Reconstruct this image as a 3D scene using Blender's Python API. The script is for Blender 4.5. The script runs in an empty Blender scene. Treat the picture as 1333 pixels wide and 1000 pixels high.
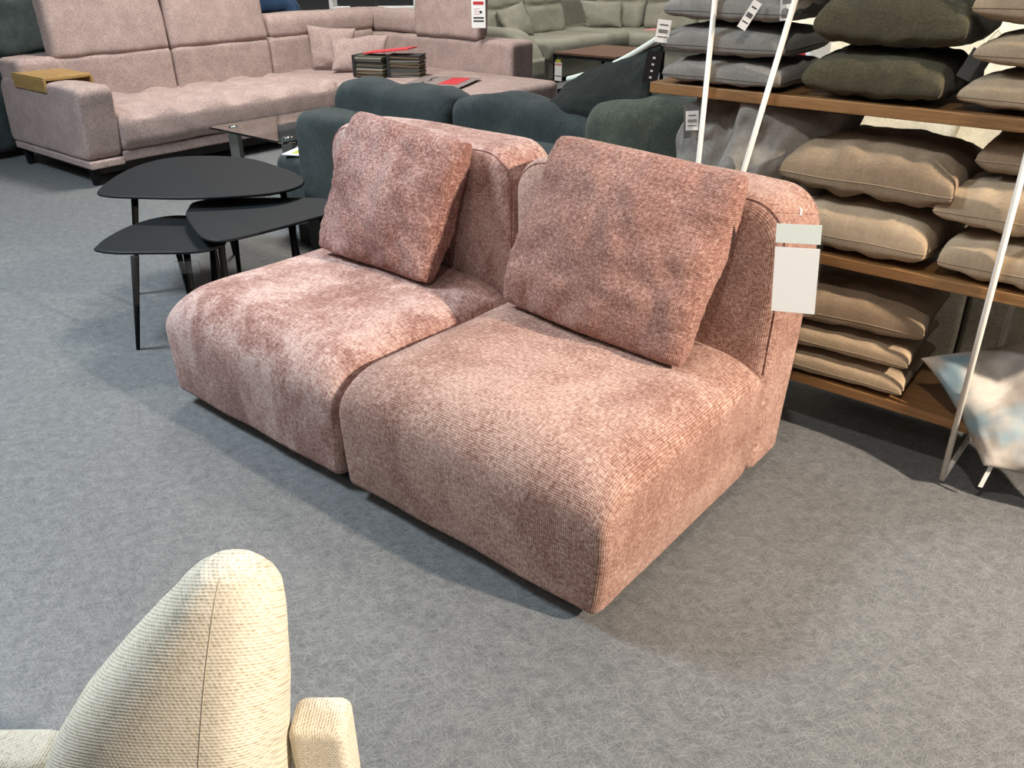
import bpy, bmesh, math, random
from mathutils import Vector, Matrix, noise
PI = math.pi
random.seed(4)
COL = bpy.context.scene.collection

# ------------------------------------------------------------------ helpers
def lin(h):
    c = [int(h[i:i+2], 16)/255 for i in (0, 2, 4)]
    return [((x/12.92) if x <= .04045 else ((x+.055)/1.055)**2.4) for x in c] + [1.0]

def props(o, label=None, cat=None, group=None, kind=None):
    if label: o['label'] = label
    if cat: o['category'] = cat
    if group: o['group'] = group
    if kind: o['kind'] = kind
    return o

def thing(name, label, cat, loc=(0, 0, 0), rotz=0, group=None):
    o = bpy.data.objects.new(name, None); COL.objects.link(o)
    o.empty_display_size = .1
    o.location = loc; o.rotation_euler = (0, 0, rotz)
    return props(o, label, cat, group)

def link(name, bm, m, parent=None, loc=None, smooth=True, recenter=False):
    off = Vector((0, 0, 0))
    if recenter:
        vs = [v.co for v in bm.verts]
        off = Vector((sum(v.x for v in vs)/len(vs), sum(v.y for v in vs)/len(vs), min(v.z for v in vs)))
        for v in bm.verts: v.co -= off
    me = bpy.data.meshes.new(name)
    bm.normal_update(); bm.to_mesh(me); bm.free()
    me.materials.append(m)
    if smooth:
        for p in me.polygons: p.use_smooth = True
    o = bpy.data.objects.new(name, me); COL.objects.link(o)
    if parent: o.parent = parent
    o.location = (Vector(loc) if loc else Vector((0, 0, 0))) + off
    return o

def box(bm, c, s, bev=0, seg=2, rot=None):
    r = bmesh.ops.create_cube(bm, size=1)
    vs = r['verts']
    for v in vs: v.co = Vector((v.co.x*s[0], v.co.y*s[1], v.co.z*s[2]))
    if bev:
        es = list({e for v in vs for e in v.link_edges})
        rb = bmesh.ops.bevel(bm, geom=es, offset=bev, segments=seg, profile=.5, affect='EDGES')
        vs = list({v for f in rb['faces'] for v in f.verts} | {v for v in vs if v.is_valid})
    for v in vs:
        if rot: v.co = rot @ v.co
        v.co += Vector(c)
    return bm

def boxo(name, c, s, m, parent=None, bev=.004, seg=2, rot=None, smooth=False):
    bm = bmesh.new(); box(bm, (0, 0, 0), s, bev, seg, rot)
    return link(name, bm, m, parent, loc=c, smooth=smooth)

def tube(bm, pts, rad, seg=10, cap=True):
    pts = [Vector(p) for p in pts]
    rs = rad if isinstance(rad, (list, tuple)) else [rad]*len(pts)
    rings = []
    n = None
    for i, p in enumerate(pts):
        d = (pts[min(i+1, len(pts)-1)] - pts[max(i-1, 0)]).normalized()
        if n is None:
            n = d.orthogonal().normalized()
        n = (n - d*n.dot(d)).normalized(); b = d.cross(n)
        rings.append([bm.verts.new(p + (n*math.cos(2*PI*k/seg) + b*math.sin(2*PI*k/seg))*rs[i]) for k in range(seg)])
    for a, c in zip(rings, rings[1:]):
        for k in range(seg):
            bm.faces.new((a[k], a[(k+1) % seg], c[(k+1) % seg], c[k]))
    if cap:
        bm.faces.new(list(reversed(rings[0]))); bm.faces.new(rings[-1])
    return bm

def tubeo(name, pts, rad, m, parent=None, seg=10):
    return link(name, tube(bmesh.new(), pts, rad, seg), m, parent)

def rrect(w, h, rad, step=.03, n=8):
    """closed CCW rounded rectangle, centred; rad = (bl, br, tr, tl), each a number or (rx, ry)"""
    out = []
    R = [(r, r) if not isinstance(r, tuple) else r for r in rad]
    cs = [(-w/2, -h/2, 1, 1, PI), (w/2, -h/2, -1, 1, 1.5*PI), (w/2, h/2, -1, -1, 0), (-w/2, h/2, 1, -1, .5*PI)]
    arcs = []
    for (x, y, sx, sy, a0), (rx, ry) in zip(cs, R):
        cx, cy = x+sx*rx, y+sy*ry
        arcs.append([(cx+rx*math.cos(a0+k/n*PI/2), cy+ry*math.sin(a0+k/n*PI/2)) for k in range(n+1)])
    for i in range(4):
        out += arcs[i]
        a, b = arcs[i][-1], arcs[(i+1) % 4][0]
        d = math.hypot(b[0]-a[0], b[1]-a[1]); m = max(1, int(d/step))
        out += [(a[0]+(b[0]-a[0])*k/m, a[1]+(b[1]-a[1])*k/m) for k in range(1, m)]
    res = []
    for p in out:
        if not res or math.hypot(p[0]-res[-1][0], p[1]-res[-1][1]) > 1e-4: res.append(p)
    return res

def extr(prof, L, r0, r1, axis='x', step=.03, bulge=0.0, fn=None, nr=6):
    """soft upholstery block: closed profile swept along an axis, rounded at both ends. profile coords = the other two axes"""
    bm = bmesh.new(); uv = bm.loops.layers.uv.new('UVMap')
    xs = [p[0] for p in prof]; ys = [p[1] for p in prof]
    cx, cy = (min(xs)+max(xs))/2, (min(ys)+max(ys))/2
    hx, hy = (max(xs)-min(xs))/2, (max(ys)-min(ys))/2
    arc = [0]
    for a, b in zip(prof, prof[1:]+prof[:1]): arc.append(arc[-1]+math.hypot(b[0]-a[0], b[1]-a[1]))
    secs = []
    for k in range(nr+1):
        a = k/nr*PI/2; secs.append((-L/2+r0-r0*math.cos(a), r0*(1-math.sin(a))))
    m = max(1, int((L-r0-r1)/step))
    for k in range(1, m): secs.append((-L/2+r0+(L-r0-r1)*k/m, 0))
    for k in range(nr+1):
        a = k/nr*PI/2; secs.append((L/2-r1+r1*math.sin(a), r1*(1-math.cos(a))))
    def P(a, b, t):
        return {'x': (t, a, b), 'y': (a, t, b), 'z': (a, b, t)}[axis]
    def ring(t, sx, sy):
        return [bm.verts.new(P(cx+(x-cx)*sx, cy+(y-cy)*sy, t)) for x, y in prof]
    rings = [ring(t, (hx-d)/hx, (hy-d)/hy) for t, d in secs]
    N = len(prof)
    ta = [0]
    for p_, q_ in zip(secs, secs[1:]): ta.append(ta[-1]+math.hypot(q_[0]-p_[0], q_[1]-p_[1]))
    def quad(vs, uvs):
        f = bm.faces.new(vs)
        for l, u in zip(f.loops, uvs): l[uv].uv = u
    for i in range(len(rings)-1):
        A, B = rings[i], rings[i+1]
        for k in range(N):
            k2 = (k+1) % N
            u0, u1 = arc[k], arc[k+1]
            quad((A[k], B[k], B[k2], A[k2]), ((ta[i], u0), (ta[i+1], u0), (ta[i+1], u1), (ta[i], u1)))
    for side, (t, d) in ((0, secs[0]), (1, secs[-1])):
        prev = rings[0] if side == 0 else rings[-1]
        sx0, sy0 = (hx-d)/hx, (hy-d)/hy
        nc = max(3, int(min(hx, hy)/step)); ps = 1.0
        for j in range(1, nc+1):
            s = 1-j/nc
            tt = t + (1 if side else -1)*bulge*(1-s*s)
            if j < nc:
                cur = ring(tt, sx0*s, sy0*s)
                for k in range(N):
                    k2 = (k+1) % N
                    vs = (prev[k], prev[k2], cur[k2], cur[k])
                    us = [prof[k], prof[k2], prof[k2], prof[k]]; ss = [ps, ps, s, s]
                    us = [(cx+(q[0]-cx)*w, cy+(q[1]-cy)*w) for q, w in zip(us, ss)]
                    if side: vs = vs[::-1]; us = us[::-1]
                    quad(vs[::-1], us[::-1]) if not side else quad(vs[::-1], us[::-1])
                prev = cur; ps = s
            else:
                c = bm.verts.new(P(cx, cy, tt))
                for k in range(N):
                    k2 = (k+1) % N
                    vs = (prev[k], prev[k2], c)
                    us = [(cx+(prof[k][0]-cx)*ps, cy+(prof[k][1]-cy)*ps), (cx+(prof[k2][0]-cx)*ps, cy+(prof[k2][1]-cy)*ps), (cx, cy)]
                    quad(vs, us)
    bmesh.ops.recalc_face_normals(bm, faces=bm.faces)
    if fn:
        for v in bm.verts: v.co = fn(v.co)
    return bm

def nz(p, s, seed=0):
    return noise.noise(Vector((p[0]*s+seed*7.3, p[1]*s-seed*3.1, p[2]*s+seed*1.7)))

def soften(amp=.006, sc=6, seed=1):
    def f(c):
        d = Vector((nz(c, sc, seed), nz(c, sc, seed+5), nz(c, sc, seed+9)))
        return c + d*amp
    return f

def sblock(name, c, s, r, m, parent=None, axis='z', r0=None, r1=None, amp=.005, sc=5, seed=1, step=.035, bulge=0, fn=None, rot=None):
    """soft block centred at c with size s. r = corner radii of profile, r0/r1 end radii along axis"""
    i = 'xyz'.index(axis); o = [k for k in range(3) if k != i]
    rad = r if isinstance(r, (list, tuple)) else (r,)*4
    r0 = (min(r) if isinstance(r, (list, tuple)) and not isinstance(min(r, key=lambda q: q if not isinstance(q, tuple) else q[0]), tuple) else .02) if r0 is None and isinstance(r, (list, tuple)) else (r if r0 is None else r0)
    r1 = r0 if r1 is None else r1
    sf = soften(amp, sc, seed)
    g = (lambda q: sf(fn(q))) if fn else sf
    bm = extr(rrect(s[o[0]], s[o[1]], rad, step), s[i], r0, r1, axis, step, bulge, g)
    if rot:
        for v in bm.verts: v.co = rot @ v.co
    return link(name, bm, m, parent, loc=c)

def pillow(name, q, t, m, label=None, cat=None, group=None, parent=None, pinch=.07, ex=.38, asym=.5, wr=.008, seed=1, n=34,
           ear=0.0, boxed=0.0, sag=0.0, rc=.04, ew=1.0, crs=1.0, welt=None, lump=1.6, pk=0.0):
    """cushion spanning the four 3-D corners q = (bl, br, tr, tl); t = thickness; normal = (br-bl)x(tl-bl)"""
    P = [Vector(p) for p in q]
    nrm = (P[1]-P[0]).cross(P[3]-P[0]).normalized()
    W = ((P[1]-P[0]).length+(P[2]-P[3]).length)/2; H = ((P[3]-P[0]).length+(P[2]-P[1]).length)/2
    bm = bmesh.new(); uvl = bm.loops.layers.uv.new('UVMap')
    rs = random.Random(seed)
    wk = [(rs.uniform(7, 15), rs.uniform(0, 6), rs.uniform(.5, 1)) for _ in range(8)]
    def side(sg):
        G = []
        for j in range(n+1):
            row = []
            for i in range(n+1):
                u = math.sin(PI/2*(2*i/n-1)); v = math.sin(PI/2*(2*j/n-1))
                pu = u*(1-pinch*(1-v*v)**.8*abs(u)**2); pv = v*(1-pinch*(1-u*u)**.8*abs(v)**2)
                # rounded corners
                rr = (1-ear)*rc*(abs(u)*abs(v))**6
                pu *= 1-rr; pv *= 1-rr
                a, b = (pu+1)/2, (pv+1)/2
                p = P[0]*(1-a)*(1-b)+P[1]*a*(1-b)+P[2]*a*b+P[3]*(1-a)*b
                e = (max(0, 1-u*u)**ex)*(max(0, 1-v*v)**ex)
                h = t*(asym if sg > 0 else 1-asym)*e
                if boxed: h = max(h, boxed*t/2*min(1, (max(0, 1-u*u)*max(0, 1-v*v))**.12*1.0))
                # creases running in from the edges
                cr = 0
                for k, (f, ph, am) in enumerate(wk):
                    ed = (abs(u) if k % 2 else abs(v)); al = (v if k % 2 else u)
                    sgn = (u if k % 2 else v)
                    if (sgn > 0) == (k % 4 < 2):
                        cr += am*math.sin(f*al+ph+2*nz((u, v, k), 1.4, seed))*ed**3*(1-ed**10)
                w = p*1.0
                h += wr*.35*pk*(math.sin(34*v+seed+2*nz((v, seed, 0), 4))*abs(u)**9+math.sin(36*u+seed+2*nz((u, 0, seed), 4))*abs(v)**9)*min(1, e*2)
                h += (cr*wr*.6*crs + wr*lump*nz((u*1.3, v*1.3, sg), 1.5, seed)+wr*.7*nz((u*3, v*3, sg), 1.7, seed+3))*min(1, e*1.6)
                dr = -sag*(u*u+v*v)/2
                p = p + nrm*h*sg + Vector((0, 0, dr))
                p += nrm*wr*1.2*ew*math.sin(5*u+seed)*(abs(v)**4) + nrm*wr*1.2*ew*math.sin(5*v+seed*2)*(abs(u)**4)
                row.append((p, ((pu+1)/2*W, (pv+1)/2*H)))
            G.append(row)
        U_ = [[0]*(n+1) for _ in range(n+1)]; V_ = [[0]*(n+1) for _ in range(n+1)]; c_ = n//2
        for j in range(n+1):
            for i in range(c_+1, n+1): U_[j][i] = U_[j][i-1]+(G[j][i][0]-G[j][i-1][0]).length
            for i in range(c_-1, -1, -1): U_[j][i] = U_[j][i+1]-(G[j][i][0]-G[j][i+1][0]).length
        for i in range(n+1):
            for j in range(c_+1, n+1): V_[j][i] = V_[j-1][i]+(G[j][i][0]-G[j-1][i][0]).length
            for j in range(c_-1, -1, -1): V_[j][i] = V_[j+1][i]-(G[j][i][0]-G[j+1][i][0]).length
        return [[(G[j][i][0], (U_[j][i], V_[j][i])) for i in range(n+1)] for j in range(n+1)]
    A, B = side(1), side(-1)
    VA = [[bm.verts.new(p) for p, _ in r] for r in A]
    VB = [[(VA[j][i] if i in (0, n) or j in (0, n) else bm.verts.new(B[j][i][0])) for i in range(n+1)] for j in range(n+1)]
    for G, V, s in ((A, VA, 1), (B, VB, -1)):
        for j in range(n):
            for i in range(n):
                ids = [(j, i), (j, i+1), (j+1, i+1), (j+1, i)]
                if s < 0: ids = ids[::-1]
                f = bm.faces.new([V[a][b] for a, b in ids])
                for l, (a, b) in zip(f.loops, ids): l[uvl].uv = G[a][b][1]
    edge = [VA[j][0].co.copy() for j in range(n, 0, -1)]+[VA[0][i].co.copy() for i in range(n+1)]+[VA[j][n].co.copy() for j in range(1, n+1)]
    o = link(name, bm, m, parent, recenter=parent is None)
    if welt: link('seam', tube(bmesh.new(), [p-o.location for p in edge], .0018, 6), welt, o)
    if label: props(o, label, cat, group)
    return o

def curve_pts(pts, sub=6, closed=True):
    out = []; n = len(pts)
    for i in range(n if closed else n-1):
        g = lambda k: Vector(pts[(i+k) % n]) if closed else Vector(pts[min(max(i+k, 0), n-1)])
        p0, p1, p2, p3 = g(-1), g(0), g(1), g(2)
        for k in range(sub):
            t = k/sub
            out.append(.5*((2*p1)+(-p0+p2)*t+(2*p0-5*p1+4*p2-p3)*t*t+(-p0+3*p1-3*p2+p3)*t**3))
    if not closed: out.append(Vector(pts[-1]))
    return out

def slab(bm, pts2, z0, z1, inset=.003):
    n = len(pts2); c = sum((Vector((p[0], p[1])) for p in pts2), Vector((0, 0)))/n
    def ring(z, d):
        r = []
        for p in pts2:
            v = Vector((p[0], p[1]))-c; v = v*(1-d/v.length)+c
            r.append(bm.verts.new((v.x, v.y, z)))
        return r
    R = [ring(z0, inset), ring(z0+inset*.7, 0), ring(z1-inset*.7, 0), ring(z1, inset)]
    for a, b in zip(R, R[1:]):
        for k in range(n): bm.faces.new((a[k], a[(k+1) % n], b[(k+1) % n], b[k]))
    bm.faces.new(R[0]); bm.faces.new(R[-1])
    bmesh.ops.recalc_face_normals(bm, faces=bm.faces)
    return bm

# ------------------------------------------------------------------ materials
class NT:
    def __init__(s, name):
        s.m = bpy.data.materials.new(name); s.m.use_nodes = True
        s.t = s.m.node_tree; s.b = s.t.nodes['Principled BSDF']
    def n(s, typ, **k):
        x = s.t.nodes.new(typ)
        for a, v in k.items():
            if a in x.inputs.keys() if isinstance(a, str) and a in [i.name for i in x.inputs] else False: x.inputs[a].default_value = v
            else: setattr(x, a, v)
        return x
    def l(s, a, b): s.t.links.new(a, b)
    def math(s, op, a, b=None, clamp=False):
        x = s.t.nodes.new('ShaderNodeMath'); x.operation = op; x.use_clamp = clamp
        for i, v in enumerate((a, b)):
            if v is None: continue
            if isinstance(v, (int, float)): x.inputs[i].default_value = v
            else: s.l(v, x.inputs[i])
        return x.outputs[0]
    def mix(s, f, a, b, mode='MIX'):
        x = s.t.nodes.new('ShaderNodeMix'); x.data_type = 'RGBA'; x.blend_type = mode
        for i, v in ((0, f), (6, a), (7, b)):
            if isinstance(v, (int, float)): x.inputs[i].default_value = v
            elif isinstance(v, (list, tuple)): x.inputs[i].default_value = v
            else: s.l(v, x.inputs[i])
        return x.outputs[2]
    def map(s, src, scale, rot=(0, 0, 0), loc=(0, 0, 0)):
        x = s.t.nodes.new('ShaderNodeMapping'); x.inputs['Scale'].default_value = scale
        x.inputs['Rotation'].default_value = rot; x.inputs['Location'].default_value = loc
        s.l(src, x.inputs['Vector']); return x.outputs[0]
    def noise(s, vec, scale, det=3, rough=.5, dist=0):
        x = s.t.nodes.new('ShaderNodeTexNoise'); x.inputs['Scale'].default_value = scale
        x.inputs['Detail'].default_value = det; x.inputs['Roughness'].default_value = rough
        x.inputs['Distortion'].default_value = dist
        s.l(vec, x.inputs['Vector']); return x.outputs[0]
    def ramp(s, f, a, b, va=0.0, vb=1.0):
        x = s.t.nodes.new('ShaderNodeMapRange'); x.interpolation_type = 'SMOOTHSTEP'
        for i, v in enumerate((f, a, b, va, vb)):
            if isinstance(v, (int, float)): x.inputs[i].default_value = v
            else: s.l(v, x.inputs[i])
        return x.outputs[0]

def plain(name, col, rough=.5, metal=0, **k):
    t = NT(name); t.b.inputs['Base Color'].default_value = lin(col) if isinstance(col, str) else col
    t.b.inputs['Roughness'].default_value = rough; t.b.inputs['Metallic'].default_value = metal
    for a, v in k.items(): t.b.inputs[a.replace('_', ' ')].default_value = v
    return t.m

def fabric(name, light, mid, dark, period=.006, patch=5.0, contrast=1.0, weave=.5, thread=.5, bump=.5, sheen=.08, seed=0, rows=False, bd=.002, stretch=(1, 1, 1), pc=(.42, .6), obj=False):
    t = NT(name)
    tc = t.t.nodes.new('ShaderNodeTexCoord'); uv = tc.outputs['Object' if obj else 'UV']; ob = tc.outputs['Object']
    pv = t.map(ob, stretch, loc=(seed, seed*1.3, seed*.7))
    p1 = t.noise(pv, patch, 6, .62, .6); p2 = t.noise(pv, patch*6, 4, .65, .3)
    sep = t.t.nodes.new('ShaderNodeSeparateXYZ'); t.l(uv, sep.inputs[0])
    wob = t.noise(uv, 60, 2)
    k = 2*PI/period
    ax = t.math('ADD', t.math('MULTIPLY', sep.outputs[0], k), t.math('MULTIPLY', wob, 2.2))
    ay = t.math('ADD', t.math('MULTIPLY', sep.outputs[1], k*(1.0 if not rows else 1.0)), t.math('MULTIPLY', wob, 2.2))
    sx = t.math('SINE', ax); sy = t.math('SINE', ay)
    if rows:
        off = t.math('SINE', t.math('ADD', t.math('MULTIPLY', sep.outputs[0], k*.6), t.math('MULTIPLY', t.math('FLOOR', t.math('MULTIPLY', sep.outputs[1], 1/period)), 2.1)))
        w = t.math('ADD', t.math('MULTIPLY', sy, .32), t.math('ADD', t.math('MULTIPLY', off, .18), .5))
    else:
        w = t.math('ADD', t.math('MULTIPLY', t.math('ADD', sx, sy), .22), .5)
    th = t.noise(t.map(uv, (1, .45, 1)), .9/period, 2, .6)
    th2 = t.noise(t.map(uv, (.4, 1, 1)), .9/period, 2, .6)
    tn = t.math('ADD', t.math('MULTIPLY', th, .5), t.math('MULTIPLY', th2, .5))
    st = t.math('ADD', t.math('MULTIPLY', t.noise(t.map(uv, (25, 150, 1)), 1, 2, .6), .5), t.math('MULTIPLY', t.noise(t.map(uv, (150, 30, 1)), 1, 2, .6), .5))
    pf = t.ramp(t.math('ADD', t.math('ADD', t.math('MULTIPLY', p1, .5), t.math('MULTIPLY', p2, .2)), t.math('MULTIPLY', st, .3)), pc[0], pc[1])
    f = t.math('ADD', t.math('MULTIPLY', pf, contrast), (1-contrast)*.5)
    f = t.math('ADD', f, t.math('MULTIPLY', t.math('SUBTRACT', w, .5), weave))
    f = t.math('ADD', f, t.math('MULTIPLY', t.math('SUBTRACT', tn, .5), thread*2.8), True)
    cr = t.t.nodes.new('ShaderNodeValToRGB'); e = cr.color_ramp.elements
    e[0].color = lin(dark); e[1].color = lin(light); m_ = e.new(.5); m_.color = lin(mid)
    e[0].position = .08; e[2].position = .92
    t.l(f, cr.inputs[0]); t.l(cr.outputs[0], t.b.inputs['Base Color'])
    t.b.inputs['Roughness'].default_value = .9
    t.b.inputs['Specular IOR Level'].default_value = .15
    t.b.inputs['Sheen Weight'].default_value = sheen; t.b.inputs['Sheen Roughness'].default_value = .45
    t.b.inputs['Sheen Tint'].default_value = (1, .9, .85, 1) if 'pink' in name else (1, 1, 1, 1)
    hb = t.math('ADD', t.math('MULTIPLY', w, .6), t.math('MULTIPLY', tn, .8))
    b = t.t.nodes.new('ShaderNodeBump'); b.inputs['Strength'].default_value = bump; b.inputs['Distance'].default_value = bd
    t.l(hb, b.inputs['Height']); t.l(b.outputs[0], t.b.inputs['Normal'])
    return t.m

def wood(name, a, b, scale=1.0, axis=0, rough=.45):
    t = NT(name); tc = t.t.nodes.new('ShaderNodeTexCoord')
    s = [14, 14, 14]; s[axis] = 1.2
    v = t.map(tc.outputs['Object'], [q*scale for q in s])
    n1 = t.noise(v, 3, 5, .6, 1.0); n2 = t.noise(v, 14, 3, .6)
    f = t.ramp(t.math('ADD', t.math('MULTIPLY', n1, .7), t.math('MULTIPLY', n2, .3)), .35, .65)
    t.l(t.mix(f, lin(a), lin(b)), t.b.inputs['Base Color'])
    t.b.inputs['Roughness'].default_value = rough
    return t.m

def floor_mat():
    t = NT('floor_vinyl'); tc = t.t.nodes.new('ShaderNodeTexCoord'); ob = tc.outputs['Object']
    tot = dk = None
    for i in range(7):
        a = PI*i/7+.2*math.sin(i*5)
        wv = t.t.nodes.new('ShaderNodeTexNoise'); wv.inputs['Scale'].default_value = 5; wv.inputs['Detail'].default_value = 1
        r = t.t.nodes.new('ShaderNodeVectorRotate'); r.rotation_type = 'Z_AXIS'; r.inputs['Angle'].default_value = a
        add = t.t.nodes.new('ShaderNodeVectorMath'); add.operation = 'MULTIPLY_ADD'
        t.l(ob, wv.inputs['Vector'])
        t.l(wv.outputs[1], add.inputs[0]); add.inputs[1].default_value = (.035, .035, 0); t.l(ob, add.inputs[2])
        t.l(add.outputs[0], r.inputs['Vector'])
        v = t.map(r.outputs[0], (17, 520, 1), loc=(i*3.1, i*5.7, i*2.0))
        x = t.noise(v, 1, 1, .5)
        s = t.ramp(x, .62, .68)
        d = t.ramp(x, .36, .30)
        tot = s if tot is None else t.math('MAXIMUM', tot, s)
        dk = d if dk is None else t.math('MAXIMUM', dk, d)
    big = t.noise(ob, 1.5, 4, .6); fine = t.noise(ob, 220, 2, .6); md = t.noise(ob, 30, 3, .6)
    base = t.mix(t.ramp(t.math('ADD', t.math('MULTIPLY', fine, .5), t.math('MULTIPLY', md, .5)), .35, .65), lin('585a5b'), lin('6e7071'))
    base = t.mix(t.math('MULTIPLY', t.ramp(big, .35, .65), .10), base, lin('5a5d5e'))
    c = t.mix(t.math('MULTIPLY', tot, .34), base, lin('a6a8a6'))
    c = t.mix(t.math('MULTIPLY', dk, .22), c, lin('2e3030'))
    t.l(c, t.b.inputs['Base Color'])
    t.b.inputs['Roughness'].default_value = .5; t.b.inputs['Specular IOR Level'].default_value = .3
    b = t.t.nodes.new('ShaderNodeBump'); b.inputs['Strength'].default_value = .15; b.inputs['Distance'].default_value = .001
    t.l(tot, b.inputs['Height']); t.l(b.outputs[0], t.b.inputs['Normal'])
    return t.m

def cloud_mat():
    t = NT('cloud_print'); tc = t.t.nodes.new('ShaderNodeTexCoord'); uv = tc.outputs['UV']
    n1 = t.noise(uv, 4, 4, .55, .4); n2 = t.noise(t.map(uv, (1, 1, 1), loc=(3, 1, 0)), 3.5, 3, .5)
    c = t.mix(t.ramp(n1, .40, .60), lin('8c857e'), lin('bdb7ae'))
    c = t.mix(t.ramp(n2, .53, .64), c, lin('7d98a4'))
    t.l(c, t.b.inputs['Base Color']); t.b.inputs['Roughness'].default_value = .85
    return t.m

def glassm(name, tint=(.85, .95, .92, 1), rough=.02):
    t = NT(name); t.b.inputs['Base Color'].default_value = tint
    t.b.inputs['Transmission Weight'].default_value = 1; t.b.inputs['Roughness'].default_value = rough
    t.b.inputs['IOR'].default_value = 1.45
    return t.m

M = {}
M['floor'] = floor_mat()
M['pinkA'] = fabric('pink_chenille_light', 'cbb2aa', 'a6837a', '785249', period=.0055, patch=4.5, contrast=.6, weave=.35, thread=.7, bump=.6, seed=2, stretch=(1, 1, .55), sheen=.15, pc=(.39, .60))
M['pinkB'] = fabric('pink_chenille_rust', 'c9ac9f', '9b786c', '6e4a40', period=.0055, patch=3.0, contrast=.45, weave=.55, thread=.7, bump=.7, seed=7, sheen=.15, pc=(.36, .62))
M['pinkC'] = fabric('pink_chenille_cushion', 'c2a29a', '936e66', '69453d', period=.0055, patch=6, contrast=.45, weave=.3, thread=.8, bump=.6, seed=11, stretch=(1, 1, .6), sheen=.15, pc=(.38, .62))
M['pinkD'] = fabric('pink_chenille_cushion_woven', 'bf9c90', '8f6b61', '66433a', period=.0055, patch=3, contrast=.18, weave=.5, thread=.75, bump=.7, seed=5, sheen=.15)
M['seam'] = plain('seam_rust', '7a473c', .9)
M['black'] = plain('black_plinth', '15120f', .7)
M['taupepink'] = fabric('dusty_pink_boucle', 'b8a49d', '9e8b85', '81706b', period=.008, patch=9, contrast=.25, weave=.2, thread=.6, bump=.3, seed=3, sheen=.1)
M['petrol'] = fabric('petrol_velvet', '4d5452', '3b4241', '2a302f', period=.006, patch=5, contrast=.35, weave=.15, thread=.3, bump=.25, seed=4, sheen=.12)
M['olive'] = fabric('dark_olive_velvet', '666c60', '4f554a', '363a32', period=.006, patch=4, contrast=.4, weave=.15, thread=.3, bump=.25, seed=5, sheen=.12)
M['anthracite'] = fabric('anthracite_velvet', '343937', '272b29', '1b1f1e', period=.006, patch=4, contrast=.4, weave=.1, thread=.3, bump=.2, seed=6, sheen=.06)
M['green'] = fabric('sage_grey_fabric', '979587', '828174', '6b6a5f', period=.009, patch=4, contrast=.3, weave=.15, thread=.4, bump=.2, seed=8, sheen=.05)
M['greyp'] = fabric('grey_linen', '9b978f', '85817a', '6b6862', period=.004, patch=4, contrast=.3, weave=.1, thread=.3, bump=.2, seed=9, obj=True)
M['brownp'] = fabric('dark_olive_linen', '625c4b', '4d4838', '383428', period=.004, patch=4, contrast=.3, weave=.1, thread=.4, bump=.2, seed=10, obj=True)
M['beigep'] = fabric('beige_linen', 'b9a78e', 'a49178', '8a7862', period=.004, patch=4, contrast=.25, weave=.1, thread=.3, bump=.2, seed=12, obj=True)
M['taupep'] = fabric('taupe_linen', '9f8d77', '897762', '70604d', period=.004, patch=4, contrast=.25, weave=.1, thread=.3, bump=.2, seed=13, obj=True)
M['welt'] = plain('linen_seam', '8c7b65', .9)
M['weltg'] = plain('grey_seam', '6e6b66', .9)
M['ecru'] = fabric('ecru_weave', 'ebe5d6', 'ded6c4', 'a0977f', period=.0046, patch=4, contrast=.1, weave=.45, thread=.45, bump=.5, seed=14, rows=True, sheen=.1)
M['ecruseam'] = plain('ecru_seam', 'b3a993', .9)
M['cream'] = fabric('cream_chenille', 'ebe3cd', 'dcd3bb', 'c3b89e', period=.008, patch=5, contrast=.4, weave=.15, thread=.35, bump=.2, seed=15)
M['taupe'] = fabric('taupe_upholstery', '979080', '817a6a', '68614f', period=.007, patch=4, contrast=.4, weave=.15, thread=.4, bump=.2, seed=16)
M['oak'] = wood('oak_board', '8f6b43', '775431')
M['oakedge'] = wood('oak_tray', 'a5854f', '8f7040')
M['walnut'] = wood('walnut_top', '725545', '5a4234', axis=1)
M['tblack'] = plain('matt_black_top', '15191c', .55, 0, Specular_IOR_Level=.2)
M['lblack'] = plain('black_leg', '0c0d0e', .7, 0, Specular_IOR_Level=.2)
M['white'] = plain('white_lacquered_rod', 'e8e4da', .35)
M['paper'] = plain('white_card', 'e6e8e6', .6)
M['paper2'] = plain('pale_card', 'd9e2dc', .6)
M['plastic'] = glassm('clear_sleeve', (1, 1, 1, 1), .08)
M['glass'] = glassm('green_edge_glass')
M['steel'] = plain('brushed_steel', '8c8c86', .35, .8)
M['chrome'] = plain('chrome_disc', 'c8d0cc', .15, 1)
M['ink'] = plain('black_print', '222222', .7)
M['red'] = plain('red_print', 'b8242e', .6)
M['pinkprint'] = plain('rose_print', 'c98a8a', .6)
M['lime'] = plain('lime_print', 'a8b030', .6)
M['dkgrey'] = plain('dark_grey_card', '626363', .6)
M['blackcard'] = plain('black_card', '1a1a1a', .6)
M['greysheet'] = plain('grey_brochure', '857b78', .35)
M['jeans'] = fabric('blue_denim', '37506e', '2b4059', '1f3045', period=.004, patch=5, contrast=.3)
M['skin'] = plain('skin', 'b98468', .55)
M['shirt'] = plain('dark_shirt', '3a3a3c', .8)
M['hair'] = plain('dark_hair', '2a1d16', .6)
M['wallm'] = plain('store_wall_paint', 'cfc8ba', .8)
M['creamy'] = plain('cream_panel', 'd8cba8', .6)
M['slate'] = plain('slate_fabric', '4d5a5e', .9)
M['piping'] = plain('white_piping', 'd8dccf', .7)

# ------------------------------------------------------------------ floor and far wall
bm = bmesh.new(); box(bm, (0, 0, -.05), (60, 60, .1)); fl = link('floor', bm, M['floor'], smooth=False); fl.location = (-8, 10, 0)
props(fl, kind='structure')
for nm, c, s in (('wall_back', (-8, 26, 2), (60, .2, 4)), ('wall_left', (-30, 10, 2), (.2, 60, 4))):
    bm = bmesh.new(); box(bm, (0, 0, 0), s); props(link(nm, bm, M['wallm'], loc=c, smooth=False), kind='structure')

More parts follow.
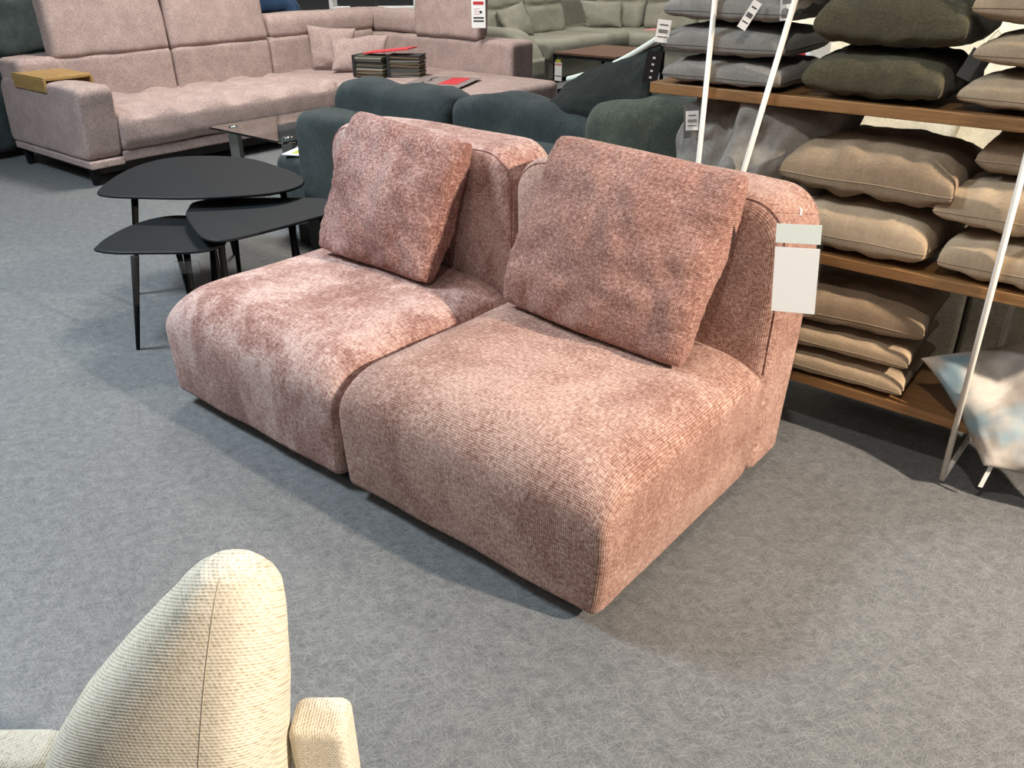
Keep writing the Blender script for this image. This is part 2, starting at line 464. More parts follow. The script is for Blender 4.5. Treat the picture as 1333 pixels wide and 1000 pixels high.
# ------------------------------------------------------------------ pink modules
W, DS, D, HS, HT, ZB = .922, .786, 1.011, .420, .858, .035
def seat_fn(mseed):
    def f(c):
        # crown of the cushion, side bulge
        u = c.x/(W/2); 
        top = max(0, (c.z-.05)/.14)
        c = c.copy()
        c.z += .022*(1-u*u)*min(1, top) - (.040*max(0, (abs(u)-.72)/.28)**2 + .012*abs(u)**8)*min(1, top)
        if c.y < 0: c.y -= .012*math.cos(PI*c.z/.385)*(1-u*u)
        c.x *= 1-.045*max(0, (-c.z+.02)/.21)**1.8
        c += Vector((0, nz(c, 5, mseed), nz(c, 5, mseed+3)))*.006
        return c
    return f
def module(x0, mat, label, mseed, seamside):
    t = thing('sofa_module', label, 'sofa', (x0+W/2, D/2, 0), 0, None)
    h = HS-ZB
    prof = rrect(DS-.004, h, ((.035, .03), .02, (.05, .04), (.15, .15)), .025, 12)
    bm = extr(prof, W-.006, .024, .024, 'x', .025, .006, seat_fn(mseed), 7)
    link('seat', bm, mat, t, loc=(0, -D/2+DS/2, ZB+h/2))
    hb = HT-ZB; tb = D-DS
    prof = rrect(W-.006, hb, (.03, .03, .11, .11), .025, 12)
    def fb(c):
        c = c.copy(); c.z += .012*(1-(c.x/(W/2))**2)*max(0, c.z/(hb/2)); zz = c.z/hb+.5
        c.x *= 1-.03*max(0, 1-zz*1.6)**1.5
        if c.y > 0: c.y += .04*zz*c.y/(tb/2)
        if c.y < 0: c.y -= .012*max(0, 1-(c.x/.42)**2)*max(0, 1-(c.z/.4)**2)
        return c + Vector((nz(c, 4, mseed), nz(c, 4, mseed+2), nz(c, 4, mseed+6)))*.005
    bm = extr(prof, tb, .045, .05, 'y', .025, .006, fb, 7)
    bo = link('backrest', bm, mat, t, loc=(0, D/2-tb/2, ZB+hb/2))
    # border seam of the backrest
    pts = []
    for (px, pz) in rrect(W-.03, hb-.024, (.02, .02, .105, .105), .03, 10):
        if pz > -hb*.35:
            pts.append((px, pz))
    i0 = min(range(len(pts)), key=lambda i: (pts[i][1], -pts[i][0]))
    pts = [p for p in pts if p[1] > -.1]
    k = max(range(len(pts)), key=lambda i: (pts[i][0]-pts[i-1][0])**2+(pts[i][1]-pts[i-1][1])**2)
    pts = pts[k:]+pts[:k]
    bm = tube(bmesh.new(), [fb(Vector((a, -tb/2+.012, b))) for a, b in pts], .0013, 6)
    s = link('seam', bm, M['seam'], bo); s['label'] = 'darker rust seam line'
    # recessed plinth
    boxo('plinth', (0, .0, .02), (W-.16, D-.14, .04), M['black'], t, 0)
    return t
module(-.008, M['pinkB'], 'rust pink armless sofa module on the right, with white price card on its backrest', 3, 1)
module(-.932, M['pinkA'], 'mottled pink armless sofa module on the left, next to the black tables', 8, 0)

pillow('throw_cushion', [(-.765, .575, .450), (-.19, .585, .438), (-.155, .765, .885), (-.70, .755, .935)], .17, M['pinkC'],
       'mottled dark pink square cushion leaning on the left sofa module', 'cushion', seed=3, ex=.27, pinch=.015, asym=.5, wr=.010, n=64, rc=.03, ew=.6, crs=1.2, lump=.4, pk=1.0)
pillow('throw_cushion', [(.085, .60, .450), (.775, .545, .438), (.81, .775, .925), (.185, .785, .955)], .19, M['pinkD'],
       'large woven rust pink cushion leaning on the right sofa module', 'cushion', seed=8, ex=.36, pinch=.02, asym=.5, wr=.014, n=70, rc=.05, ew=.6, crs=1.2, lump=.4, pk=1.0)

# price card hanging from the backrest corner
t = thing('price_card_holder', 'white price card in clear plastic sleeve hanging on the rust pink backrest corner', 'price tag', (.974, .728, .604), math.radians(14))
t.rotation_euler = (0, math.radians(-4.5), math.radians(14))
bm = box(bmesh.new(), (0, 0, .127), (.116, .003, .262)); link('sleeve', bm, M['plastic'], t, smooth=False)
boxo('card', (0, -.0032, .088), (.106, .0012, .17), M['paper'], t, 0)['label'] = 'large blank white card'
boxo('header_card', (0, -.0032, .208), (.106, .0012, .048), M['paper2'], t, 0)['label'] = 'narrow pale card above'
bm = tube(bmesh.new(), [(.0, .004, .25), (.0, .02, .262), (-.01, .05, .262)], .002, 6); link('hook', bm, M['white'], t)

# ------------------------------------------------------------------ nesting tables
TA = [(-2.05, .375), (-2.24, .555), (-2.363, .733), (-2.399, .897), (-2.339, 1.012), (-2.214, 1.11), (-2.03, 1.168), (-1.743, 1.143), (-1.539, 1.093), (-1.424, 1.004), (-1.40, .871), (-1.465, .738), (-1.613, .572), (-1.806, .434), (-1.95, .355)]
TB = [(-1.655, .569), (-1.715, .631), (-1.698, .708), (-1.572, .842), (-1.436, .951), (-1.317, 1.029), (-1.207, 1.004), (-1.115, .905), (-1.105, .798), (-1.11, .571), (-1.128, .432), (-1.166, .385), (-1.242, .377), (-1.389, .426), (-1.56, .50)]
TC = [(-1.612, .129), (-1.692, .216), (-1.77, .357), (-1.787, .489), (-1.74, .572), (-1.636, .61), (-1.455, .581), (-1.274, .5), (-1.224, .416), (-1.253, .333), (-1.362, .234), (-1.479, .14), (-1.57, .105)]
def nest(name, pts, z, legs, label):
    cx = sum(p[0] for p in pts)/len(pts); cy = sum(p[1] for p in pts)/len(pts)
    t = thing(name, label, 'side table', (cx, cy, 0), 0, 'nest of black side tables')
    sm = [(p.x-cx, p.y-cy) for p in curve_pts([(a, b) for a, b in pts], 5)]
    link('table_top', slab(bmesh.new(), sm, z-.012, z, .004), M['tblack'], t, smooth=False)
    for a, b in legs:
        bm = tube(bmesh.new(), [(b[0]-cx, b[1]-cy, 0), (b[0]-cx+(a[0]-b[0])*.02, b[1]-cy+(a[1]-b[1])*.02, .01), (a[0]-cx, a[1]-cy, z-.012)], [.007, .008, .016], 12)
        link('leg', bm, M['lblack'], t)
    return t
nest('side_table', TA, .50, [((-1.93, .48), (-2.02, .43)), ((-1.62, .76), (-1.60, .72)), ((-2.12, 1.0), (-2.16, 1.05)), ((-1.55, .98), (-1.49, 1.0))], 'largest and highest black pebble-shaped side table')
nest('side_table', TB, .45, [((-1.25, .46), (-1.22, .42)), ((-1.60, .64), (-1.64, .60)), ((-1.16, .74), (-1.12, .70)), ((-1.2, .92), (-1.15, .96))], 'black side table with blunt corner facing the pink sofa')
tc_ = nest('side_table', TC, .40, [((-1.40, .175), (-1.439, .121)), ((-1.42, .40), (-1.39, .36)), ((-1.34, .47), (-1.29, .45)), ((-1.70, .50), (-1.72, .53))], 'lowest black side table, at the front left of the three')
tg = boxo('tag_sleeve', (-1.24+1.523, .31-.372, .345), (.095, .003, .05), M['plastic'], tc_, 0, rot=Matrix.Rotation(math.radians(40), 3, 'Z')); tg['label'] = 'clear empty tag sleeve'

# ------------------------------------------------------------------ dusty pink corner sofa
PS = thing('corner_sofa', 'large dusty pink corner sofa with chaise and raised headrests behind the black tables', 'sofa', (-4.6, 2.8, 0))
o_ = Vector((-4.6, 2.8, 0)); TP = M['taupepink']
def ps(name, c, s, r, axis='z', **k):
    return sblock(name, Vector(c)-o_, s, r, TP, PS, axis, **k)
# arm
def armfn(c):
    c = c.copy(); k = (c.z+.25)/.5
    c.x += .07*(k-.5)*(1 if c.x > 0 else .8)*(1 if c.x > 0 else 1)
    c.z += -.10*max(0, (-c.x-.35))*k + .012*math.cos(c.y/.12*PI/2)*k
    return c
ps('armrest', (-4.70, 1.375, .405), (1.22, .25, .47), (.05, .05, .06, .06), 'y', r0=.03, fn=armfn, amp=.006)
ps('arm_trim', (-4.70, 1.375, .145), (1.19, .245, .05), (.01,)*4, 'y', r0=.01, amp=.002)
def tuft(cx, cy, dx, dy, top):
    def f(c):
        c = c.copy()
        if c.z > top-.05:
            a = (c.x-cx)/dx; b = (c.y-cy)/dy
            s = (math.cos(2*PI*a)*.5+.5)*(math.cos(2*PI*b)*.5+.5)
            c.z -= .055*s**1.6*(1 if abs(c.x) < 9 else 0)
        return c
    return f
ps('seat', (-4.56, 2.45, .335), (.96, 1.90, .27), (.03, .09, .10, .03), 'y', r0=.03, amp=.006, fn=tuft(.02, .0, .36, .38, .13), step=.03)
ps('seat_trim', (-4.58, 2.45, .17), (.93, 1.90, .07), (.01,)*4, 'y', r0=.01, amp=.002)
# chaise with cut corner
cp = [(-5.0, 3.41), (-4.12, 3.41), (-3.75, 3.10), (-2.72, 3.22), (-2.66, 3.35), (-2.64, 4.45), (-2.70, 4.60), (-5.0, 4.60)]
cpp = []
for i, a in enumerate(cp):
    b = cp[(i+1) % len(cp)]; m_ = max(1, int(math.hypot(b[0]-a[0], b[1]-a[1])/.05))
    cpp += [(a[0]+(b[0]-a[0])*k/m_+4.6, a[1]+(b[1]-a[1])*k/m_-2.8) for k in range(m_)]
bm = extr(cpp, .31, .03, .05, 'z', .04, .0, soften(.008, 4, 3)); link('chaise_seat', bm, TP, PS, loc=(0, 0, .30))
# backs
for y0, y1, sd in ((1.27, 2.47, 1), (2.47, 3.40, 2), (3.40, 4.62, 3)):
    ps('back_panel', (-5.12, (y0+y1)/2, .455), (.34, y1-y0-.01, .61), (.04, .05, .05, .04), 'y', r0=.04, amp=.006, seed=sd)
ps('back_panel', (-4.22, 4.75, .42), (2.05, .32, .60), (.05, .05, .05, .05), 'y', r0=.04, amp=.006)
def lean(c):
    c = c.copy(); c.y += 0; c.x -= (c.z)*.12; return c
for y0, y1, sd in ((1.54, 2.46, 4), (2.47, 3.39, 5)):
    def hf(c):
        c = c.copy(); c.x -= c.z*.10; c.y *= 1-.05*max(0, c.z+.2); return c
    ps('headrest', (-5.04, (y0+y1)/2, .965), (.16, y1-y0, .46), (.03, .03, .05, .05), 'x', r0=.05, amp=.008, seed=sd, fn=hf)
ps('headrest_roll', (-5.08, 4.02, .835), (.26, 1.22, .20), (.05, .06, .09, .09), 'y', r0=.05, amp=.008)
ps('headrest_roll', (-4.86, 4.76, .825), (.98, .26, .20), (.05, .06, .09, .09), 'x', r0=.05, amp=.008, seed=3)
def hf2(c):
    c = c.copy(); c.y += c.z*.10; c.x *= 1-.06*max(0, c.z+.2); return c
ps('headrest', (-3.965, 4.66, .93), (.82, .15, .43), (.05, .05, .06, .06), 'y', r0=.05, amp=.008, fn=hf2)
boxo('base', Vector((-4.66, 2.9, .11))-o_, (.92, 3.1, .10), M['black'], PS, 0)  # black block added as painted shade, darkens the gap under the seats
boxo('base', Vector((-3.9, 3.95, .11))-o_, (2.2, 1.1, .10), M['black'], PS, 0)  # same painted shade block, under the chaise
for x, y in ((-4.18, 1.30), (-5.22, 1.30), (-4.25, 1.62), (-4.25, 3.3), (-2.75, 3.35), (-2.75, 4.5)):
    bm = tube(bmesh.new(), [(0, 0, 0), (0, 0, .13)], [.028, .04], 4); l = link('leg', bm, M['lblack'], PS, loc=Vector((x, y, 0))-o_, smooth=False)
# wooden tray on the arm
t = thing('arm_tray', 'oak tray clipped over the armrest of the dusty pink sofa', 'tray', (-4.74, 1.455, .64))
boxo('tray_top', (0, -.045, .028), (.50, .33, .022), M['oakedge'], t)
boxo('side_panel', (0, -.205, -.014), (.50, .02, .085), M['oakedge'], t)
boxo('side_panel', (0, .115, -.005), (.50, .02, .06), M['oakedge'], t)

pillow('throw_cushion', [(-4.86, 3.75, .47), (-4.56, 3.97, .455), (-4.60, 4.08, .80), (-4.95, 3.80, .83)], .13, TP, 'dusty pink cushion nearer the corner, partly hidden by another cushion', 'cushion', seed=5, n=24, group='cushions on the corner sofa', ear=1)
pillow('throw_cushion', [(-4.57, 3.74, .47), (-4.22, 4.05, .46), (-4.27, 4.17, .76), (-4.70, 3.86, .72)], .13, TP, 'dusty pink cushion in front of another, beside the stacked fabric samples', 'cushion', seed=6, n=24, group='cushions on the corner sofa', ear=1)

# fabric sample books
def samples(cx, cy, z, rot, label):
    t = thing('fabric_sample_book', label, 'sample book', (cx, cy, z), rot, 'fabric sample books')
    boxo('spine', (-.145, 0, .088), (.03, .2, .175), M['blackcard'], t, .002)
    cols = ['3a3c38', '55503f', '6a675c', '2a2a2c', '8b887c', '44483e', '777268', '1d1d1f', '5c4a33', '3d4446', '8a7f6c']
    rr = random.Random(int(cx*100)); z_ = .004
    while z_ < .165:
        h = rr.uniform(.006, .014)
        c = rr.choice(cols); key = 'sw_'+c
        if key not in M: M[key] = plain('swatch_'+c, c, .8)
        boxo('swatch', (rr.uniform(-.008, .008), rr.uniform(-.006, .006), z_+h/2), (.26, .19, h-.001), M[key], t, 0, rot=Matrix.Rotation(rr.uniform(-.03, .03), 3, 'Y')); z_ += h
    return t
samples(-4.10, 3.83, .458, math.radians(18), 'bundle of dark fabric swatches with black spine, next to the small pink cushion')
samples(-3.86, 4.0, .458, math.radians(28), 'bundle of dark fabric swatches at the right end of the stack')
t = boxo('folder', (-4.0, 3.93, .665), (.42, .22, .010), M['red'], None, .001, rot=Matrix.Rotation(math.radians(24), 3, 'Z') @ Matrix.Rotation(math.radians(-6), 3, 'Y'))
props(t, 'thin red folder lying slanted on the fabric samples', 'folder')
t = thing('brochure_mat', 'glossy grey brochure sheet with red and black print lying on the chaise', 'brochure', (-3.26, 3.72, .470), math.radians(24))
boxo('sheet', (0, 0, .004), (.50, .86, .003), M['greysheet'], t, 0)
boxo('print', (.10, .18, .0065), (.16, .38, .001), M['red'], t, 0)['label'] = 'red lettering block'
for k in range(9): boxo('print', (-.12+.016*math.sin(k*2.3), -.36+k*.085, .0065), (.02, .07, .001), M['ink'], t, 0, rot=Matrix.Rotation(.3*math.sin(k*3), 3, 'Z'))['label'] = 'black handwriting mark'
t = thing('price_label', 'white price label hanging from the raised headrest at the right of the pink corner sofa', 'price tag', (-3.50, 4.52, .83), math.radians(35))
boxo('card', (0, 0, .13), (.12, .004, .27), M['paper'], t, 0)
boxo('print', (0, -.003, .19), (.09, .001, .025), M['red'], t, 0)
boxo('print', (0, -.003, .075), (.09, .001, .012), M['ink'], t, 0)
boxo('print', (0, -.003, .05), (.09, .001, .012), M['ink'], t, 0)
boxo('print', (.02, -.003, .12), (.02, .001, .02), M['ink'], t, 0)
for k in range(3): boxo('print', (-.015, -.003, .105+k*.02), (.05, .001, .004), M['pinkprint'], t, 0)

# ------------------------------------------------------------------ dark sofa at the far left
t = thing('dark_sofa', 'dark green grey velvet sofa behind the dusty pink armrest at the left edge', 'sofa', (-6.1, 1.9, 0))
oo = Vector((-6.1, 1.9, 0))
sblock('back_panel', Vector((-5.72, 1.95, .36))-oo, (.22, 1.1, .60), .05, M['petrol'], t, 'z')
sblock('armrest', Vector((-6.02, 1.22, .33))-oo, (1.1, .26, .54), (.06, .06, .12, .12), M['petrol'], t, 'x', r0=.06)
sblock('seat', Vector((-6.25, 1.9, .27))-oo, (.9, 1.0, .30), .06, M['petrol'], t, 'z')
sblock('back_cushion', Vector((-5.80, 1.93, .93))-oo, (.2, 1.0, .46), (.08, .08, .09, .09), M['petrol'], t, 'x', r0=.08, amp=.03, sc=4)
boxo('plinth', Vector((-6.1, 1.8, .03))-oo, (1.0, 1.3, .06), M['black'], t, 0)

# ------------------------------------------------------------------ glass table
t = thing('glass_coffee_table', 'clear glass coffee table on steel slab legs in front of the dusty pink sofa', 'coffee table', (-2.75, 2.0, 0))
oo = Vector((-2.75, 2.0, 0))
bm = box(bmesh.new(), (0, 0, .462), (.74, .80, .012)); link('glass_top', bm, M['glass'], t, smooth=False)
for sx in (-3.02, -2.47):
    boxo('leg', Vector((sx, 1.70, .226))-oo, (.10, .03, .452), M['steel'], t, .001)
    boxo('leg', Vector((sx, 2.32, .226))-oo, (.10, .03, .452), M['steel'], t, .001)
    for y in (1.70, 2.32):
        bm = tube(bmesh.new(), [(0, 0, .468), (0, 0, .472)], .03, 20); link('disc', bm, M['chrome'], t, loc=(sx+2.75, y-2.0, 0))

# ------------------------------------------------------------------ petrol sofa behind the pink modules
t = thing('petrol_sofa', 'petrol grey velvet sofa standing back to back with the pink modules', 'sofa', (-.8, 1.8, 0))
oo = Vector((-.8, 1.8, 0))
sblock('back_panel', Vector((-.80, 1.36, .40))-oo, (1.98, .22, .70), (.04, .04, .07, .07), M['petrol'], t, 'y', r0=.05, amp=.007)
sblock('seat', Vector((-1.05, 1.88, .29))-oo, (2.5, .84, .30), (.05, .05, .06, .06), M['petrol'], t, 'y', r0=.05, amp=.008)
boxo('plinth', Vector((-.9, 1.85, .05))-oo, (2.3, .9, .10), M['black'], t, 0)
def bc(cx, w, h, seed, m, zc=.66, y=1.57, dz=0):
    def f(c):
        c = c.copy(); c.z += .02*math.cos(c.x/w*PI)*(1 if c.z > 0 else 0)
        c.z += .005*math.sin(c.x*22+seed+6*nz(c, 3, seed))*max(0, c.z/h*2)**2; c.z += dz*c.x
        return c
    return sblock('back_cushion', Vector((cx, y, zc))-oo, (w, .24, h), (.08, .08, .07, .07), m, t, 'y', r0=.07, amp=.022, sc=4, seed=seed, fn=f)
bc(-1.33, .80, .40, 3, M['petrol'], .66)
bc(-.54, .80, .40, 5, M['petrol'], .665)
bc(.02, .50, .46, 7, M['olive'], .69, 1.56, .10)
QA = [(-.49, 1.50, .83), (.06, 1.47, .86), (.04, 1.60, 1.13), (-.46, 1.72, .93)]
t2 = pillow('throw_cushion', QA, .11, M['anthracite'], 'anthracite cushion with white edge and black hang tag on the dark back cushions', 'cushion', seed=9, n=30, ear=1, ex=.4, lump=.8)
pts = [Vector(QA[3]).lerp(Vector(QA[2]), k/6)+Vector((0, -.03, .022-.022*math.sin(k/6*PI))) for k in range(7)]
e_ = link('piping', tube(bmesh.new(), [p-t2.location for p in curve_pts(pts, 3, False)], .012, 8), M['piping'], t2); e_['label'] = 'white zip edge'
hr = Matrix.Rotation(math.radians(35), 3, 'Z') @ Matrix.Rotation(math.radians(8), 3, 'Y')
ht = boxo('hang_tag', Vector((.05, 1.50, 1.055))-t2.location, (.055, .003, .11), M['blackcard'], t2, 0, rot=hr)
bm = bmesh.new()
for k in range(4): box(bm, hr @ Vector((0, -.0022, -.035+k*.022)), (.009, .0008, .007), rot=hr)
link('print', bm, M['paper'], ht, smooth=False)
t = thing('magazine', 'magazine with green and white cover lying on the petrol sofa seat end', 'magazine', (-2.17, 1.58, .447), math.radians(25))
boxo('cover', (0, 0, .004), (.15, .21, .006), M['paper'], t, 0)
boxo('print', (.01, -.03, .0075), (.09, .10, .001), M['lime'], t, 0)

# ------------------------------------------------------------------ sage corner sofa far behind
GS = thing('corner_sofa', 'sage grey corner sofa with rounded arm, far behind beside the walnut table', 'sofa', (-5.0, 8, 0)); oo = Vector((-5, 8, 0)); G = M['green']
sblock('seat', Vector((-5.0, 7.75, .37))-oo, (.95, 1.75, .20), (.05, .09, .08, .04), G, GS, 'y', r0=.05, amp=.01)
sblock('seat', Vector((-4.6, 9.0, .37))-oo, (2.6, .9, .20), (.08, .08, .08, .08), G, GS, 'x', r0=.05, amp=.01)
sblock('base', Vector((-5.03, 7.7, .165))-oo, (.86, 1.8, .24), .03, G, GS, 'z')
sblock('base', Vector((-4.6, 9.0, .165))-oo, (2.6, .8, .24), .03, G, GS, 'z')
def garm(c):
    c = c.copy()
    if c.x > 0: c.z -= .45*c.x*c.x*(1 if c.z > 0 else 0)
    return c
sblock('armrest', Vector((-5.05, 6.70, .33))-oo, (1.0, .32, .56), (.03, .10, (.42, .30), .06), G, GS, 'y', r0=.08, fn=garm)
for cy, w in ((7.18, .78), (7.98, .80)):
    def gf(c):
        c = c.copy(); c.x -= .22*(c.z+.2)
        if c.x > -1: c.x -= .03*math.exp(-((c.z-.02)/.03)**2)
        return c
    sblock('back_cushion', Vector((-5.50, cy, .76))-oo, (.22, w, .62), (.08, .08, .08, .08), G, GS, 'x', r0=.08, amp=.02, sc=3, fn=gf, seed=int(cy*3))
for cx, w in ((-5.15, .80), (-4.33, .80), (-3.5, .8)):
    def gf(c):
        c = c.copy(); c.y += .22*(c.z+.2); c.y += .03*math.exp(-((c.z-.02)/.03)**2); return c
    sblock('back_cushion', Vector((cx, 9.25, .76))-oo, (w, .22, .62), (.08, .08, .08, .08), G, GS, 'y', r0=.08, amp=.02, sc=3, fn=gf, seed=int(cx*-7))
sblock('back_panel', Vector((-5.85, 8.2, .45))-oo, (.16, 2.9, .75), .05, G, GS, 'z')
pillow('throw_cushion', [(-5.38, 8.80, .475), (-4.93, 8.98, .475), (-5.02, 9.12, .78), (-5.55, 8.85, .80)], .14, G, 'sage grey cushion in the corner of the sage sofa', 'cushion', seed=4, n=20, ear=1)
pillow('throw_cushion', [(-5.20, 6.95, .47), (-5.25, 7.5, .47), (-5.42, 7.45, .85), (-5.42, 6.95, .76)], .14, G, 'sage grey cushion beside the rounded arm of the sage sofa', 'cushion', seed=14, n=20, ear=1)
t = props(boxo('booklet', (-4.35, 8.95, .478), (.3, .2, .012), M['pinkprint'], None, 0), 'thin rose booklet lying on the seat of the sage sofa', 'booklet')

t = thing('coffee_table', 'walnut topped coffee table on square black metal frame', 'coffee table', (-3.77, 6.97, 0)); oo = Vector((-3.77, 6.97, 0))
boxo('table_top', (0, 0, .415), (.80, .95, .02), M['walnut'], t, .001)
bm = bmesh.new()
for sx in (-.4, .4):
    for sy in (-.47, .47): box(bm, (sx, sy, .2025), (.03, .03, .405))
for sy in (-.47, .47): box(bm, (0, sy, .39), (.8, .03, .03)); box(bm, (0, sy, .015), (.8, .03, .03))
for sx in (-.4, .4): box(bm, (sx, 0, .39), (.03, .94, .03)); box(bm, (sx, 0, .015), (.03, .94, .03))
link('frame', bm, M['lblack'], t, smooth=False)
g_ = boxo('price_label', (-.33, -.50, .23), (.095, .004, .19), M['paper'], t, 0)
boxo('print', (0, -.004, .11), (.07, .003, .028), M['lime'], g_, 0); boxo('print', (0, -.004, .075), (.09, .003, .02), M['pinkprint'], g_, 0)
boxo('print', (0, -.004, -.045), (.08, .003, .008), M['ink'], g_, 0)

# ------------------------------------------------------------------ shelf unit
FY = 1.20
B1, B2, B3 = 1.052, .612, .205
SH = thing('shelf_unit', 'oak shelf unit on slanting white rods, loaded with cushions', 'shelf', (.9, 1.4, 0)); so = Vector((.9, 1.4, 0))
for z, x0, x1 in ((B1, .225, 1.75), (B2, .24, 1.75), (B3, .24, 1.372)):
    boxo('shelf_board', Vector(((x0+x1)/2, FY+.19, z-.016))-so, (x1-x0, .38, .032), M['oak'], SH, .002)
def rod(pts, r=.0085): return link('rod', tube(bmesh.new(), [Vector(p)-so for p in pts], r, 10), M['white'], SH)
RY = FY-.012
rod([(1.341, RY, .006), (1.318, RY, 1.45)])
rod([(1.341, RY, .008), (1.341, 1.59, .008)])
rod([(1.341, 1.59, .006), (1.345, 1.59, 1.45)])
rod([(1.02, 1.59, .10), (.945, 1.59, .60)])
rod([(.425, RY, .006), (.432, RY, 1.45)])
rod([(.435, RY, .006), (.70, RY, 1.45)])
rod([(.425, RY, .008), (.425, 1.59, .008)])
rod([(.425, 1.59, .006), (.44, 1.59, 1.45)])

def lying(x0, x1, z, t, mat, label, group, seed, y0=FY-.01, d=.40, rot=0, dz=(0, 0, 0, 0), **k):
    cx, cy = (x0+x1)/2, y0+d/2
    q = [(x0, y0), (x1, y0), (x1, y0+d), (x0, y0+d)]
    c, s = math.cos(rot), math.sin(rot)
    P = [(cx+(a-cx)*c-(b-cy)*s, cy+(a-cx)*s+(b-cy)*c, z+t*.36+e) for (a, b), e in zip(q, dz)]
    kw = dict(ex=.24, pinch=.03, asym=.66, wr=.006, n=36, ew=.10, crs=1.0, lump=.45, welt=M['weltg'] if mat is M['greyp'] else M['welt'] if mat in (M['beigep'], M['taupep']) else None); kw.update(k)
    return pillow('cushion', P, t, mat, label, 'cushion', group, seed=seed, **kw)
def labelcard(parent, c, rz, ry=0, w=.045, h=.09, name='price_tag', m='paper', pr=True, rx=0):
    R = Matrix.Rotation(rz, 3, 'Z') @ Matrix.Rotation(ry, 3, 'Y') @ Matrix.Rotation(rx, 3, 'X')
    o = boxo(name, Vector(c)-parent.location, (w, .002, h), M[m], parent, 0, rot=R)
    if pr:
        bm = bmesh.new()
        for k in range(7): box(bm, R @ Vector((-w*.3+k*w*.1, -.002, 0)), (w*.05, .001, h*.16), rot=R)
        box(bm, R @ Vector((0, -.002, h*.28)), (w*.6, .001, h*.04), rot=R); box(bm, R @ Vector((0, -.002, -h*.25)), (w*.7, .001, h*.03), rot=R)
        link('print', bm, M['ink'], o, smooth=False)
    return o
GG, GB, GD = 'grey cushions on the top board', 'beige cushions on the shelf', 'dark olive cushions on the top board'
# top board, grey stack
lying(.26, .665, B1, .085, M['greyp'], 'grey cushion at the bottom of the stack on the top board', GG, 21)
a = lying(.245, .655, B1+.083, .095, M['greyp'], 'grey cushion in the middle of the stack with a white label on its left corner', GG, 22, rot=.03)
labelcard(a, (.268, 1.185, 1.205), .5, .1, .042, .065)
a = lying(.25, .665, B1+.18, .09, M['greyp'], 'grey cushion third from the bottom with a folded white label on its front', GG, 23, rot=-.02)
labelcard(a, (.555, 1.165, 1.262), .5, .5, .026, .08)
a = lying(.28, .70, B1+.265, .09, M['greyp'], 'topmost grey cushion of the stack on the top board', GG, 24, rot=.04)
labelcard(a, (.645, 1.20, 1.30), .6, -.1, .035, .10, m='paper')
# dark olive
lying(.725, 1.10, B1, .135, M['brownp'], 'dark olive cushion at the bottom of its pair on the top board', GD, 25, wr=.01, rot=-.02, ear=1)
a = lying(.73, 1.12, B1+.132, .16, M['brownp'], 'plump dark olive cushion on top of its pair, with clear tag loop', GD, 26, wr=.012, rot=.02, ear=1)
labelcard(a, (1.15, 1.38, 1.20), 1.0, .8, .045, .06, 'tag_loop', 'plastic', False)
# beige on top board
a = lying(1.15, 1.58, B1, .105, M['beigep'], 'beige cushion at the bottom of the stack on the top board', GB, 27, rot=-.12, ear=1)
a = lying(1.16, 1.58, B1+.103, .10, M['beigep'], 'beige cushion in the middle of the stack on the top board, with dark hang tag', GB, 28, rot=-.08, ear=1)
labelcard(a, (1.135, 1.30, 1.155), .7, .4, .06, .075, 'hang_tag', 'dkgrey', False)
lying(1.13, 1.56, B1+.20, .13, M['beigep'], 'beige cushion on top of the stack on the top board', GB, 29, rot=-.05, ear=1)
# middle board
lying(.72, 1.16, B2, .165, M['beigep'], 'beige cushion under the taupe one on the middle board', GB, 31, rot=-.03, wr=.01)
lying(.70, 1.185, B2+.163, .175, M['taupep'], 'plump taupe cushion on top of a beige one on the middle board', GB, 32, rot=-.02, wr=.014, ear=1, dz=(-.0, 0, 0, .0))
lying(1.175, 1.62, B2, .135, M['beigep'], 'beige cushion at the bottom right of the middle board, behind the white rod', GB, 33, rot=-.02, wr=.01)
lying(1.15, 1.60, B2+.133, .14, M['beigep'], 'beige cushion with pointed corner, second of the right stack on the middle board', GB, 34, rot=-.06, ear=1, wr=.01)
lying(1.20, 1.66, B2+.27, .13, M['taupep'], 'brownish taupe cushion topmost of the right stack on the middle board', GB, 35, y0=FY+.06, d=.36, ear=1, wr=.012)
# lower board
lying(.72, 1.165, B3, .09, M['beigep'], 'beige cushion at the bottom of the stack on the lowest board', GB, 36, rot=.03, wr=.007, ear=1)
lying(.71, 1.16, B3+.088, .09, M['beigep'], 'beige cushion in the middle of the stack on the lowest board', GB, 37, rot=.05, wr=.007, ear=1)
lying(.73, 1.175, B3+.175, .13, M['taupep'], 'taupe cushion on top of the stack on the lowest board', GB, 38, rot=.08, wr=.010, ear=1)
# standing greys on the middle board
a = pillow('cushion', [(.26, 1.30, B2+.01), (.60, 1.28, B2+.01), (.52, 1.38, 1.02), (.30, 1.36, 1.02)], .16, M['greyp'], 'dark grey cushion standing upright under the top board, with dark barcode tag', 'cushion', 'grey cushions standing on the middle board', seed=41, wr=.022, ear=1)
labelcard(a, (.375, 1.225, .945), .5, -.08, .055, .11, 'hang_tag', 'dkgrey', False)
labelcard(a, (.376, 1.221, .945), .5, -.08, .04, .06, 'price_tag', 'paper', True)
pillow('cushion', [(.40, 1.24, B2+.01), (.80, 1.36, B2+.01), (.85, 1.44, 1.02), (.53, 1.235, 1.035)], .16, M['greyp'], 'lighter grey cushion standing upright behind the slanting white rod', 'cushion', 'grey cushions standing on the middle board', seed=42, wr=.016, ear=1)
